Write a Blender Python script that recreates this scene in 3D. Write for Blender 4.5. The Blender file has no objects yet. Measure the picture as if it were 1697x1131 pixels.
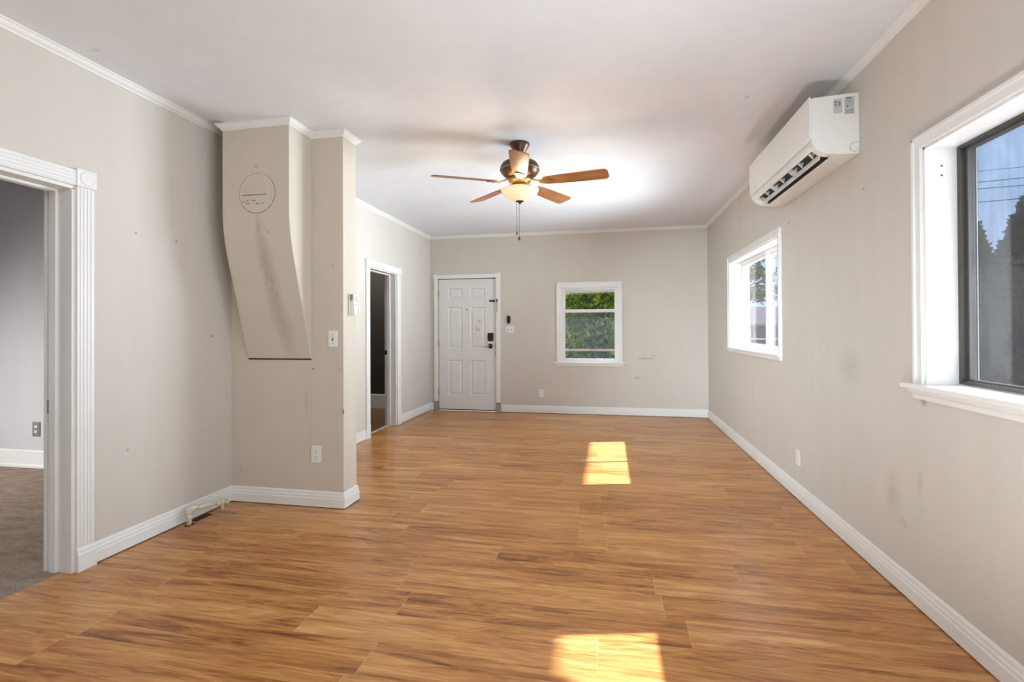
import bpy, bmesh, math, random
from mathutils import Vector, Matrix, noise as mnoise
random.seed(7)
C = bpy.context.scene.collection
SC = bpy.context.scene
PI = math.pi

# ------------------------------------------------------------------ camera
FPX = 816.0
cam_d = bpy.data.cameras.new('camera'); cam = bpy.data.objects.new('camera', cam_d); C.objects.link(cam)
cam_d.sensor_fit = 'HORIZONTAL'; cam_d.sensor_width = 36.0
cam_d.lens = FPX / 1697.0 * 36.0
cam_d.shift_y = (540.43 - 565.5) / 1697.0
cam_d.clip_start = 0.05; cam_d.clip_end = 500
yaw, pitch, roll = 0.1943, 0.0062, -0.0046
rt = Vector((math.cos(yaw), math.sin(yaw), 0))
fw = Vector((-math.sin(yaw) * math.cos(pitch), math.cos(yaw) * math.cos(pitch), math.sin(pitch)))
up = rt.cross(fw)
r2 = math.cos(roll) * rt + math.sin(roll) * up
u2 = -math.sin(roll) * rt + math.cos(roll) * up
M = Matrix((r2, u2, -fw)).transposed().to_4x4(); M.translation = Vector((0, 0, 1.22))
cam.matrix_world = M
SC.camera = cam

# ------------------------------------------------------------------ world, sun, lamps, exposure
w = bpy.data.worlds.new('sky'); SC.world = w; w.use_nodes = True
nt = w.node_tree; nt.nodes.clear()
tc = nt.nodes.new('ShaderNodeTexCoord'); sx = nt.nodes.new('ShaderNodeSeparateXYZ')
rmp = nt.nodes.new('ShaderNodeValToRGB'); bg = nt.nodes.new('ShaderNodeBackground'); wo = nt.nodes.new('ShaderNodeOutputWorld')
nt.links.new(tc.outputs['Generated'], sx.inputs[0]); nt.links.new(sx.outputs['Z'], rmp.inputs[0])
cr = rmp.color_ramp
cr.elements[0].position = 0.0; cr.elements[0].color = (0.56, 0.70, 0.90, 1)
cr.elements[1].position = 1.0; cr.elements[1].color = (0.55, 0.72, 1.0, 1)
e = cr.elements.new(0.20); e.color = (0.36, 0.56, 0.92, 1)
e = cr.elements.new(0.45); e.color = (0.42, 0.62, 0.95, 1)
nt.links.new(rmp.outputs[0], bg.inputs[0]); bg.inputs[1].default_value = 2.2
nt.links.new(bg.outputs[0], wo.inputs[0])

def lamp(name, kind, energy, color, loc=(0, 0, 0), aim=None, **kw):
    d = bpy.data.lights.new(name, kind); d.energy = energy; d.color = color
    for k, v in kw.items(): setattr(d, k, v)
    o = bpy.data.objects.new(name, d); C.objects.link(o); o.location = loc
    if aim: o.rotation_euler = Vector(aim).to_track_quat('-Z', 'Y').to_euler()
    return o
SUN = (-1.0, -0.234, -0.89)
lamp('sun', 'SUN', 32.0, (0.96, 0.91, 1.06), aim=SUN, angle=0.012)
# area lamps standing in for daylight from sky and ground outside the windows
DAY = (0.80, 0.92, 1.0)
lamp('daylight_near_window', 'AREA', 102, DAY, (2.5, 1.3, 1.1), (-1, 0, 0.1), shape='RECTANGLE', size=2.6, size_y=2.2, spread=math.radians(130))
lamp('daylight_far_window', 'AREA', 225, DAY, (2.3, 5.3, 1.15), (-1, -0.10, 0.16), shape='RECTANGLE', size=2.0, size_y=1.5, spread=math.radians(105))
lamp('back_window_fill', 'AREA', 240, DAY, (-0.27, 8.0, 3.0), (0, -0.75, -0.7), shape='RECTANGLE', size=1.6, size_y=0.8)  # fill lamp added above the back window to brighten the far end
# unseen fill lamps added low on the floor and behind the camera
lamp('floor_uplight_fill', 'AREA', 32, (0.82, 0.93, 1.0), (0.35, 0.95, 0.25), (-0.12, 0.25, 1.0), shape='DISK', size=0.6)
lamp('rear_beam_fill', 'AREA', 20, (0.80, 0.92, 1.0), (-2.0, -1.6, 1.55), (3.9, 8.6, -0.95), shape='RECTANGLE', size=1.1, size_y=1.0, spread=math.radians(34))
lamp('rear_overhead_fill', 'AREA', 50, (0.86, 0.94, 1.0), (-0.9, -1.0, 2.5), (-0.15, 0.35, -1), shape='RECTANGLE', size=2.2, size_y=1.0)
lamp('bedroom_daylight', 'AREA', 29, (1.0, 0.98, 0.96), (-6.2, 1.6, 1.05), (0.75, 0.55, -0.42), shape='RECTANGLE', size=1.2, size_y=0.8, spread=math.radians(115))
lamp('hall_fill', 'AREA', 16, (1.0, 0.93, 0.85), (-3.7, 6.3, 2.4), (0, 0.3, -1), shape='RECTANGLE', size=0.4, size_y=0.4)  # small lamp added out of view to lift the dark hall
SC.view_settings.view_transform = 'Standard'
SC.view_settings.look = 'None'
SC.view_settings.exposure = 0.0
SC.view_settings.gamma = 1.0
SC.view_settings.use_curve_mapping = False

# ------------------------------------------------------------------ materials
def srgb(r, g, b):
    f = lambda c: (c / 255) / 12.92 if c / 255 <= 0.04045 else ((c / 255 + 0.055) / 1.055) ** 2.4
    return (f(r), f(g), f(b), 1)

class Mat:
    def __init__(s, name):
        s.m = bpy.data.materials.new(name); s.m.use_nodes = True
        s.t = s.m.node_tree; s.t.nodes.clear()
        s.out = s.n('OutputMaterial')
    def n(s, typ, props=None, **inp):
        nd = s.t.nodes.new('ShaderNode' + typ)
        for k, v in (props or {}).items(): setattr(nd, k, v)
        for k, v in inp.items(): s.set(nd, k.replace('_', ' '), v)
        return nd
    def set(s, nd, key, v):
        sock = nd.inputs[int(key[1:])] if key[0] == 'i' and key[1:].isdigit() else nd.inputs[key]
        if isinstance(v, bpy.types.NodeSocket): s.t.links.new(v, sock)
        elif isinstance(v, bpy.types.Node): s.t.links.new(v.outputs[0], sock)
        else: sock.default_value = v
    def math(s, op, a, b=0.0, c=None):
        nd = s.n('Math', {'operation': op}); s.set(nd, 'i0', a); s.set(nd, 'i1', b)
        if c is not None: s.set(nd, 'i2', c)
        return nd.outputs[0]
    def mix(s, fac, a, b, typ='MIX'):
        nd = s.n('Mix', {'data_type': 'RGBA', 'blend_type': typ})
        s.set(nd, 'i0', fac); s.set(nd, 'i6', a); s.set(nd, 'i7', b)
        return nd.outputs[2]
    def pos(s, scale=(1, 1, 1)):
        g = s.n('TexCoord').outputs['Object']
        mp = s.n('Mapping'); s.set(mp, 'Vector', g); mp.inputs['Scale'].default_value = scale
        return mp.outputs[0]
    def noise(s, scale, detail=3, vec=None, rough=0.55, dist=0.0):
        nd = s.n('TexNoise', Scale=scale, Detail=detail, Roughness=rough, Distortion=dist)
        s.set(nd, 'Vector', vec if vec is not None else s.pos())
        return nd.outputs[0]
    def ramp(s, fac, stops):
        nd = s.n('ValToRGB'); s.set(nd, 'i0', fac)
        els = nd.color_ramp.elements
        els[0].position, els[0].color = stops[0]; els[1].position, els[1].color = stops[-1]
        for p, c in stops[1:-1]:
            q = els.new(p); q.color = c
        return nd.outputs[0]
    def bump(s, h, strength=0.1, dist=0.01):
        return s.n('Bump', Height=h, Strength=strength, Distance=dist).outputs[0]
    def bsdf(s, color, rough=0.5, metal=0.0, normal=None, spec=0.5, **kw):
        b = s.n('BsdfPrincipled'); s.set(b, 'Base Color', color); s.set(b, 'Roughness', rough); s.set(b, 'Metallic', metal)
        s.set(b, 'Specular IOR Level', spec)
        if normal is not None: s.set(b, 'Normal', normal)
        for k, v in kw.items(): s.set(b, k.replace('_', ' '), v)
        return b
    def done(s, sh):
        s.set(s.out, 'Surface', sh); return s.m

def simple(name, col, rough=0.5, metal=0.0, var=0.06, scale=12, bump=0.05, bscale=80, spec=0.5):
    m = Mat(name)
    d = tuple(c * (1 - var) for c in col[:3]) + (1,)
    l = tuple(min(1, c * (1 + var)) for c in col[:3]) + (1,)
    c = m.ramp(m.noise(scale), [(0.3, d), (0.7, l)])
    nb = m.bump(m.noise(bscale, 2), bump, 0.004)
    return m.done(m.bsdf(c, rough, metal, nb, spec))

def spots(m, col, marks, dark):
    """worn or stained marks with their own shape: (centre, radii, strength)"""
    p = m.n('TexCoord').outputs['Object']
    n2 = m.noise(28, 4)
    for (cx, cy, cz), (rx, ry, rz), st in marks:
        v = m.n('VectorMath', {'operation': 'SUBTRACT'}); m.set(v, 'i0', p); v.inputs[1].default_value = (cx, cy, cz)
        v2 = m.n('VectorMath', {'operation': 'DIVIDE'}); m.set(v2, 'i0', v); v2.inputs[1].default_value = (rx, ry, rz)
        ln = m.n('VectorMath', {'operation': 'LENGTH'}); m.set(ln, 'i0', v2)
        f = m.math('SUBTRACT', 1.0, ln.outputs['Value'])
        f = m.n('Clamp', i0=f).outputs[0]
        f = m.math('MULTIPLY', f, m.math('MULTIPLY', n2, st))
        f = m.n('Clamp', i0=f).outputs[0]
        col = m.mix(f, col, dark)
    return col

def wall_mat(name, base, marks=(), bs=0.10):
    m = Mat(name)
    d = tuple(c * 0.965 for c in base[:3]) + (1,)
    l = tuple(min(1, c * 1.03) for c in base[:3]) + (1,)
    a = m.noise(1.3, 4); b = m.noise(3, 3, m.pos((3, 3, 0.35)))
    c = m.ramp(m.math('MULTIPLY_ADD', b, 0.45, m.math('MULTIPLY', a, 0.55)), [(0.32, d), (0.68, l)])
    c = spots(m, c, marks, srgb(112, 102, 90))
    nb = m.bump(m.noise(70, 5, rough=0.65), bs, 0.006)
    return m.done(m.bsdf(c, 0.62, 0, nb, 0.3))

WALLC = srgb(208, 201, 192)
MW = wall_mat('wall_paint', WALLC)
MWR = wall_mat('wall_paint_right', WALLC, [((1.32, 2.66, .43), (.1, .08, .15), .42), ((1.32, 2.57, .32), (.1, .05, .03), .42), ((1.32, 2.44, .55), (.1, .025, .07), .4),
                                            ((1.32, 3.06, 1.0), (.1, .16, .12), .35), ((1.32, 2.41, .90), (.1, .03, .025), 1.3), ((1.32, 4.0, 2.0), (.1, .02, .02), 1.3), ((1.32, 2.9, 1.95), (.1, .012, .012), 1.3)])
MWB = wall_mat('wall_paint_back', WALLC, [((.5, 7.07, .80), (.14, .1, .02), .9), ((.38, 7.07, .53), (.06, .1, .03), .7), ((.6, 7.07, .84), (.05, .1, .02), .7)])
MWL = wall_mat('wall_paint_left', WALLC, [((-2.657, 2.62, 1.78), (.1, .012, .012), 1.6), ((-2.657, 2.9, 1.18), (.1, .012, .012), 1.6), ((-2.657, 2.3, .55), (.1, .012, .012), 1.4), ((-2.657, 2.35, 1.78), (.1, .01, .01), 1.4)])
MST = wall_mat('wall_paint_stub', srgb(205, 196, 182), [((-1.78, 3.07, .66), (.012, .02, .03), 3.0), ((-1.86, 3.07, 1.66), (.01, .05, .01), 2.0), ((-2.01, 3.07, .95), (.012, .05, .012), 2.5), ((-2.06, 3.07, .72), (.02, .05, .18), .3), ((-1.80, 3.07, .95), (.02, .05, .02), .4), ((-2.58, 3.07, .23), (.03, .05, .02), .5), ((-2.03, 3.07, .55), (.008, .05, .5), .35)])
MHD = wall_mat('hood_paint', srgb(205, 196, 182), [((-2.24, 2.86, 1.72), (.06, .2, .3), .6), ((-2.215, 2.92, 1.45), (.075, .2, .42), .8), ((-2.17, 3.02, 1.2), (.08, .2, .25), .6), ((-2.25, 2.83, 1.90), (.02, .05, .12), .6), ((-2.26, 2.83, 2.29), (.012, .05, .012), 1.5), ((-2.18, 2.83, 1.86), (.012, .05, .012), 1.5)])
MCEIL = wall_mat('ceiling_paint', srgb(229, 232, 236), [((-2.5, 2.0, 2.6), (.03, .02, .1), .8), ((-.05, 6.1, 2.6), (.14, .10, .1), .35), ((.83, 3.2, 2.6), (.02, .02, .1), 1.2)], 0.14)
MBED = wall_mat('bedroom_paint', srgb(200, 200, 200), (), 0.25)
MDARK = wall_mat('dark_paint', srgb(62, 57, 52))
MTRIM = simple('white_trim_paint', srgb(232, 231, 228), 0.42, var=0.02, scale=5, bump=0.03)
MDOOR = simple('white_door_paint', srgb(226, 224, 222), 0.45, var=0.02, scale=4, bump=0.04)
MVINYL = simple('white_vinyl', srgb(238, 238, 236), 0.35, var=0.01)
MPLAST = simple('white_plastic', srgb(233, 232, 228), 0.3, var=0.01, bump=0.01)
MACW = simple('ac_white', srgb(236, 235, 231), 0.28, var=0.008, bump=0.0)
MBLACK = simple('black_metal', srgb(34, 30, 28), 0.4, 0.3, var=0.1)
MDKGREY = simple('dark_cavity', srgb(38, 37, 36), 0.6)
MSLOT = simple('outlet_slot', srgb(70, 66, 60), 0.5)
MALU = simple('window_aluminium', srgb(112, 108, 104), 0.35, 0.6, var=0.05)
MALUD = simple('window_aluminium_dark', srgb(84, 80, 77), 0.4, 0.5, var=0.05)
MSTEEL = simple('hinge_steel', srgb(165, 160, 152), 0.35, 0.8, var=0.05)
MBRONZE = simple('fan_bronze', srgb(88, 68, 54), 0.38, 0.75, var=0.10, scale=20)
MBRONZEL = simple('fan_brass_bronze', srgb(150, 122, 82), 0.36, 0.8, var=0.10, scale=20)
MTAPE = simple('tape_scrap', srgb(214, 197, 162), 0.6, var=0.08, scale=60)
MRAW = simple('weathered_wood', srgb(158, 146, 134), 0.8, var=0.35, scale=40, bump=0.3)
MTAN = simple('tan_wood', srgb(205, 182, 155), 0.6, var=0.05)
MGREY = simple('grey_sticker', srgb(196, 195, 192), 0.5, var=0.03)
MINK = simple('printed_ink', srgb(92, 92, 94), 0.6, var=0.15, scale=300)
MGAP = simple('shadow_gap_dirt', srgb(48, 36, 26), 0.9)
MPLATE = simple('grey_metal_plate', srgb(140, 138, 132), 0.4, 0.5)

def mk_floor(name, dark=1.0):
    m = Mat(name)
    p = m.n('TexCoord').outputs['Object']
    sp = m.n('SeparateXYZ', i0=p)
    X, Y = sp.outputs[0], sp.outputs[1]
    PW, PL = 0.185, 1.21
    yr = m.math('DIVIDE', m.math('ADD', Y, 0.06), PW); row = m.math('FLOOR', yr); fy = m.math('SUBTRACT', yr, row)
    wn = m.n('TexWhiteNoise', {'noise_dimensions': '1D'}, W=row)
    xr = m.math('ADD', m.math('DIVIDE', X, PL), m.math('MULTIPLY', wn.outputs['Value'], 7.3)); col = m.math('FLOOR', xr); fx = m.math('SUBTRACT', xr, col)
    cid = m.n('CombineXYZ', X=row, Y=col)
    wid = m.n('TexWhiteNoise', {'noise_dimensions': '2D'}); m.set(wid, 'Vector', cid)
    idv, idc = wid.outputs['Value'], wid.outputs['Color']
    # grain coordinates: stretched along the board, shifted per board
    off = m.math('MULTIPLY', idv, 37.0)
    gv = m.n('CombineXYZ', X=m.math('ADD', m.math('MULTIPLY', X, 1.1), off), Y=m.math('MULTIPLY', Y, 13.0), Z=off)
    gf = m.n('CombineXYZ', X=m.math('ADD', m.math('MULTIPLY', X, 3.0), off), Y=m.math('MULTIPLY', Y, 70.0), Z=off)
    gl = m.n('CombineXYZ', X=m.math('ADD', m.math('MULTIPLY', X, 0.8), off), Y=m.math('MULTIPLY', Y, 5.5), Z=off)
    a = m.noise(1.6, 5, gv.outputs[0], 0.6, 0.9)
    b = m.noise(1.8, 4, gf.outputs[0], 0.6, 0.3)
    c = m.noise(1.5, 2, gl.outputs[0], 0.5, 1.6)
    ring = m.math('SINE', m.math('MULTIPLY', c, 52.0))
    gt = m.n('CombineXYZ', X=m.math('ADD', m.math('MULTIPLY', X, 0.9), off), Y=m.math('MULTIPLY', Y, 21.0), Z=off)
    th = m.noise(1.3, 3, gt.outputs[0], 0.55, 1.1)
    thin = m.ramp(m.math('ABSOLUTE', m.math('SUBTRACT', th, 0.5)), [(0.0, (1, 1, 1, 1)), (0.035, (0, 0, 0, 1))])
    t = m.math('ADD', m.math('MULTIPLY', a, 0.60), m.math('MULTIPLY', b, 0.28))
    t = m.math('SUBTRACT', t, m.math('MULTIPLY', thin, 0.055))
    t = m.math('SUBTRACT', t, 0.018)
    t = m.math('ADD', t, m.math('MULTIPLY', c, 0.30))
    t = m.math('ADD', t, m.math('MULTIPLY', ring, 0.030))
    t = m.math('ADD', t, m.math('MULTIPLY', m.math('SUBTRACT', idv, 0.5), 0.10))
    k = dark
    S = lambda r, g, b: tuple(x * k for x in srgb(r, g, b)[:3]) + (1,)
    cc = m.ramp(t, [(0.36, S(108, 60, 22)), (0.45, S(152, 95, 42)), (0.55, S(184, 124, 64)), (0.66, S(203, 148, 86)), (0.80, S(222, 175, 116))])
    # knots
    kv = m.n('CombineXYZ', X=m.math('ADD', m.math('MULTIPLY', X, 1.0), off), Y=m.math('MULTIPLY', Y, 2.2))
    vor = m.n('TexVoronoi', Scale=2.3, Randomness=1.0); m.set(vor, 'Vector', kv.outputs[0])
    kn = m.ramp(m.math('ADD', vor.outputs['Distance'], m.math('MULTIPLY', m.math('SUBTRACT', a, 0.5), 0.22)), [(0.02, (1, 1, 1, 1)), (0.10, (0, 0, 0, 1))])
    cc = m.mix(m.math('MULTIPLY', kn, 0.6), cc, S(92, 54, 26))
    # seams
    ey = m.math('MINIMUM', fy, m.math('SUBTRACT', 1.0, fy)); ey = m.math('MULTIPLY', ey, PW)
    ex = m.math('MINIMUM', fx, m.math('SUBTRACT', 1.0, fx)); ex = m.math('MULTIPLY', ex, PL)
    sx_ = m.math('LESS_THAN', ex, 0.0016); sy_ = m.math('LESS_THAN', ey, 0.0010)
    cc = m.mix(m.math('MULTIPLY', sx_, 0.45), cc, S(222, 180, 130))
    cc = m.mix(m.math('MULTIPLY', sy_, 0.30), cc, S(96, 58, 30))
    rgh = m.math('ADD', 0.24, m.math('MULTIPLY', b, 0.12))
    nb = m.bump(m.math('ADD', m.math('MULTIPLY', b, 0.3), m.math('MULTIPLY', m.noise(3.0, 2), 0.8)), 0.05, 0.01)
    return m.done(m.bsdf(cc, rgh, 0, nb, 0.5))
MFLOOR = mk_floor('wood_laminate')
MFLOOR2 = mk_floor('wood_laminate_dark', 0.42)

def mk_carpet():
    m = Mat('brown_carpet')
    n1 = m.noise(160, 4, rough=0.7); n2 = m.noise(7, 4, m.pos((1, 2.4, 1)), 0.6)
    t = m.math('ADD', m.math('MULTIPLY', n1, 0.65), m.math('MULTIPLY', n2, 0.35))
    c = m.ramp(t, [(0.35, srgb(142, 120, 102)), (0.5, srgb(196, 172, 152)), (0.65, srgb(230, 210, 190))])
    return m.done(m.bsdf(c, 0.95, 0, m.bump(t, 1.0, 0.03), 0.1))
MCARPET = mk_carpet()

def mk_blade():
    m = Mat('fan_blade_wood')
    a = m.noise(2.2, 4, m.pos((1.2, 16, 1)), 0.6, 0.5)
    c = m.ramp(a, [(0.3, srgb(122, 76, 40)), (0.55, srgb(160, 104, 58)), (0.75, srgb(178, 122, 72))])
    return m.done(m.bsdf(c, 0.34, 0, None, 0.5))
MBLADE = mk_blade()
MBLADEE = simple('fan_blade_edge', srgb(96, 74, 56), 0.5)

def mk_bowl():
    m = Mat('lit_frosted_glass')
    z = m.n('SeparateXYZ', i0=m.n('TexCoord').outputs['Object']).outputs[2]
    n = m.noise(9, 3)
    t = m.math('ADD', m.math('MULTIPLY', z, 5.5), m.math('MULTIPLY', n, 0.12))
    c = m.ramp(t, [(-0.0, (1.0, .80, .46, 1)), (0.35, (1.0, .86, .56, 1)), (0.75, (1.0, .78, .48, 1))])
    s = m.ramp(t, [(0.0, (.36, .36, .36, 1)), (0.25, (.42, .42, .42, 1)), (0.6, (.30, .30, .30, 1))])
    b = m.bsdf(srgb(238, 218, 180), 0.4, 0, None, 0.4)
    m.set(b, 'Emission Color', c); m.set(b, 'Emission Strength', s)
    tl = m.n('BsdfTranslucent', Color=(.016, .0135, .010, 1))
    return m.done(m.n('AddShader', i0=b.outputs[0], i1=tl.outputs[0]))
MBOWL = mk_bowl()

def mk_glass(name, haze=0.0, tint=(1, 1, 1, 1), streak=0.0, dust=1.0):
    m = Mat(name)
    tr = m.n('BsdfTransparent', Color=tint)
    gl = m.n('BsdfGlossy', Roughness=0.03)
    fr = m.n('Fresnel', IOR=1.45)
    s = m.n('MixShader', i0=m.math('MULTIPLY', fr, 0.55), i1=tr.outputs[0], i2=gl.outputs[0]).outputs[0]
    if haze:
        tl = m.n('BsdfTranslucent', Color=tuple(c * dust for c in (0.84, 0.90, 0.95)) + (1,)); df = m.n('BsdfDiffuse', Color=tuple(c * dust for c in (0.80, 0.86, 0.92)) + (1,))
        hz = m.n('MixShader', i0=0.5, i1=tl.outputs[0], i2=df.outputs[0]).outputs[0]
        a = m.noise(3, 4, m.pos((2.5, 2.5, 0.8)), 0.6, 0.6); b = m.noise(6, 3, m.pos((9, 9, 0.5)))
        f = m.math('ADD', m.math('MULTIPLY', m.math('SUBTRACT', a, 0.35), streak), m.math('MULTIPLY', m.math('SUBTRACT', b, 0.4), streak * 0.7))
        f = m.n('Clamp', i0=m.math('ADD', f, haze), i2=0.8).outputs[0]
        s = m.n('MixShader', i0=f, i1=s, i2=hz).outputs[0]
    return m.done(s)
MGLASS = mk_glass('clear_glass', 0.03, streak=0.02, dust=.03)
MGLASSD = mk_glass('dusty_glass', 0.15, streak=0.20, dust=.02)
MGLASSL = mk_glass('dusty_lower_glass', 0.10, streak=0.20, dust=.28)

def mk_leaf(name, c1, c2, c3, trans=0.4):
    m = Mat(name)
    n = m.noise(2.2, 3); n2 = m.noise(11, 3)
    c = m.ramp(m.math('ADD', m.math('MULTIPLY', n, 0.5), m.math('MULTIPLY', n2, 0.5)), [(0.35, c1), (0.5, c2), (0.66, c3)])
    d = m.n('BsdfDiffuse', Color=c); t = m.n('BsdfTranslucent', Color=c)
    return m.done(m.n('MixShader', i0=trans, i1=d.outputs[0], i2=t.outputs[0]))
MLEAF = mk_leaf('hedge_leaf', srgb(58, 80, 30), srgb(110, 136, 42), srgb(196, 200, 58), 0.5)
MLEAFD = mk_leaf('cypress_leaf', srgb(32, 46, 37), srgb(44, 61, 44), srgb(62, 78, 54), 0.22)
MLEAFP = mk_leaf('pine_leaf', srgb(60, 74, 58), srgb(84, 98, 74), srgb(116, 124, 92), 0.4)
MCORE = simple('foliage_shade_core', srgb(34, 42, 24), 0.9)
MBARK = simple('bark', srgb(92, 76, 62), 0.9, var=0.3, bump=0.6)
MGROUND = simple('gravel_ground', srgb(130, 126, 118), 0.9, var=0.12, scale=3, bump=0.4)
MROOF = simple('grey_shingles', srgb(70, 66, 69), 0.9, var=0.08, scale=6)
MSIDE = simple('grey_siding', srgb(112, 108, 114), 0.8, var=0.06)
MSIDEL = simple('pale_siding', srgb(176, 172, 168), 0.8, var=0.06)
MFASC = simple('fascia_white', srgb(150, 147, 144), 0.7)
MHILL = simple('wooded_hill', srgb(92, 104, 116), 1.0, var=0.2, scale=0.6)
MWIRE = simple('black_cable', srgb(60, 64, 72), 0.7)
MROPE = simple('pale_rope', srgb(222, 214, 190), 0.8)
MEAVE = simple('eave_paint', srgb(214, 208, 198), 0.7)

# ------------------------------------------------------------------ mesh helpers
def link(name, me, mat, parent=None):
    o = bpy.data.objects.new(name, me); C.objects.link(o)
    if mat: me.materials.append(mat)
    if parent: o.parent = parent
    return o
class MB:
    def __init__(s): s.v = []; s.f = []; s.sm = set()
    def add(s, vs, fs, smooth=False):
        k = len(s.v); s.v += [tuple(v) for v in vs]
        for f in fs:
            if smooth: s.sm.add(len(s.f))
            s.f.append(tuple(i + k for i in f))
        return s
    def box(s, x0, x1, y0, y1, z0, z1):
        vs = [(x, y, z) for z in (z0, z1) for y in (y0, y1) for x in (x0, x1)]
        return s.add(vs, [(0, 2, 3, 1), (4, 5, 7, 6), (0, 1, 5, 4), (2, 6, 7, 3), (0, 4, 6, 2), (1, 3, 7, 5)])
    def loft(s, rings, cap0=True, cap1=True, smooth=False, closed=True):
        n = len(rings[0]); vs = [p for r in rings for p in r]; fs = []
        for i in range(len(rings) - 1):
            for j in range(n if closed else n - 1):
                a = i * n + j; b = i * n + (j + 1) % n
                fs.append((a, b, b + n, a + n))
        s.add(vs, fs, smooth)
        k = len(s.v) - len(vs)
        if closed and cap0: s.f.append(tuple(k + j for j in reversed(range(n))))
        if closed and cap1: s.f.append(tuple(k + (len(rings) - 1) * n + j for j in range(n)))
        return s
    def prism(s, poly, a0, a1, axis='y'):
        """poly of 2D points extruded along axis; for y: (x,z), for x: (y,z), for z: (x,y)"""
        mk = {'y': lambda p, a: (p[0], a, p[1]), 'x': lambda p, a: (a, p[0], p[1]), 'z': lambda p, a: (p[0], p[1], a)}[axis]
        return s.loft([[mk(p, a0) for p in poly], [mk(p, a1) for p in poly]])
    def lathe(s, prof, n=32, c=(0, 0, 0), axis='z', smooth=True, cap=True):
        rings = []
        for r, z in prof:
            ring = []
            for i in range(n):
                a = 2 * PI * i / n; x, y = r * math.cos(a), r * math.sin(a)
                q = {'z': (x, y, z), 'y': (x, z, y), 'x': (z, x, y)}[axis]
                ring.append((c[0] + q[0], c[1] + q[1], c[2] + q[2]))
            rings.append(ring)
        return s.loft(rings, cap, cap, smooth)
    def tube(s, pts, r, n=10, smooth=True):
        pts = [Vector(p) for p in pts]; rr = r if isinstance(r, (list, tuple)) else [r] * len(pts)
        rings = []; prev = None
        for i, p in enumerate(pts):
            d = (pts[min(i + 1, len(pts) - 1)] - pts[max(i - 1, 0)]).normalized()
            if prev is None:
                a = d.orthogonal().normalized()
            else:
                a = (prev - d * prev.dot(d)).normalized()
            prev = a; b = d.cross(a)
            rings.append([tuple(p + rr[i] * (math.cos(2 * PI * j / n) * a + math.sin(2 * PI * j / n) * b)) for j in range(n)])
        return s.loft(rings, True, True, smooth)
    def build(s, name, mat, parent=None, bevel=0.0, segs=2):
        me = bpy.data.meshes.new(name); me.from_pydata(s.v, [], s.f); me.update()
        bm = bmesh.new(); bm.from_mesh(me); bmesh.ops.recalc_face_normals(bm, faces=bm.faces); bm.to_mesh(me); bm.free()
        for i, p in enumerate(me.polygons): p.use_smooth = i in s.sm
        o = link(name, me, mat, parent)
        if bevel:
            md = o.modifiers.new('bevel', 'BEVEL'); md.width = bevel; md.segments = segs; md.limit_method = 'ANGLE'; md.angle_limit = 0.6
            md.harden_normals = False
        return o
def B(*a): return MB().box(*a)
def tag(o, label, cat, group=None, kind=None):
    if label: o['label'] = label
    if cat: o['category'] = cat
    if group: o['group'] = group
    if kind: o['kind'] = kind
    return o
def struct(o, label, cat): return tag(o, label, cat, None, 'structure')
def thing(name, label, cat, loc=(0, 0, 0), group=None, kind=None, rotz=0):
    o = bpy.data.objects.new(name, None); C.objects.link(o); o.location = loc; o.rotation_euler = (0, 0, rotz)
    o.empty_display_size = 0.1
    return tag(o, label, cat, group, kind)
def copy_tree(o, parent=None):
    c = o.copy(); C.objects.link(c)
    if parent: c.parent = parent
    for ch in list(o.children): copy_tree(ch, c)
    return c
def wall_holes(mb, axis, t0, t1, a0, a1, z0, z1, holes):
    """wall slab normal to axis with rectangular holes (a_lo, a_hi, z_lo, z_hi) sorted by a"""
    def bx(p, q, r, s_):
        if q - p < 1e-5 or s_ - r < 1e-5: return
        if axis == 'x': mb.box(t0, t1, p, q, r, s_)
        else: mb.box(p, q, t0, t1, r, s_)
    cur = a0
    for (h0, h1, g0, g1) in sorted(holes):
        bx(cur, h0, z0, z1); bx(h0, h1, z0, g0); bx(h0, h1, g1, z1); cur = h1
    bx(cur, a1, z0, z1)
    return mb
def sweep(path, prof, segs=None):
    """sweep (offset, z) profile along an XY path with mitred corners; offset goes to the right of travel"""
    P = [Vector(p) for p in path]; N = []
    for i in range(len(P) - 1):
        d = (P[i + 1] - P[i]).normalized(); N.append(Vector((d.y, -d.x)))
    def mit(i):
        if i == 0: return N[0]
        if i == len(P) - 1: return N[-1]
        a, b = N[i - 1], N[i]
        return (a + b) / (1 + a.dot(b))
    mb = MB()
    a, b = segs or (0, len(P) - 1)
    mb.loft([[(P[i].x + mit(i).x * o, P[i].y + mit(i).y * o, z) for o, z in prof] for i in range(a, b + 1)])
    return mb

# ------------------------------------------------------------------ room constants
H = 2.62; XL = -2.657; XR = 1.321; YB = 7.075; YS = -2.0
T = 0.15                       # left wall thickness
YST = 3.077; XST = -1.78; YST2 = 3.25

# floor, ceiling
struct(B(XL - 0.06, XR + .02, YS, YB + .02, -0.03, 0.0).build('floor', MFLOOR), 'glossy honey brown wood laminate floor of the living room', 'floor')
def ceil_z(x, y):
    dx = max(-2.45 - x, 0) * 3 + max(x + 1.76, 0); dy = max(2.79 - y, 0, y - 3.26)
    t_ = min(1, math.hypot(dx, dy) / .5); t_ = t_ * t_ * (3 - 2 * t_)
    return H - .036 * (1 - t_)
cm = MB(); nx, ny = 64, 150
gx = [XL - T + (XR + .2 - XL + T) * i / nx for i in range(nx + 1)]; gy = [YS - .1 + (YB + .3 - YS) * j / ny for j in range(ny + 1)]
cm.add([(x, y, ceil_z(x, y)) for y in gy for x in gx], [(j * (nx + 1) + i, (j + 1) * (nx + 1) + i, (j + 1) * (nx + 1) + i + 1, j * (nx + 1) + i + 1) for j in range(ny) for i in range(nx)], True)
cm.box(XL - T, XR + .2, YS - .1, YB + .2, H + .02, H + .1)
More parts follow.
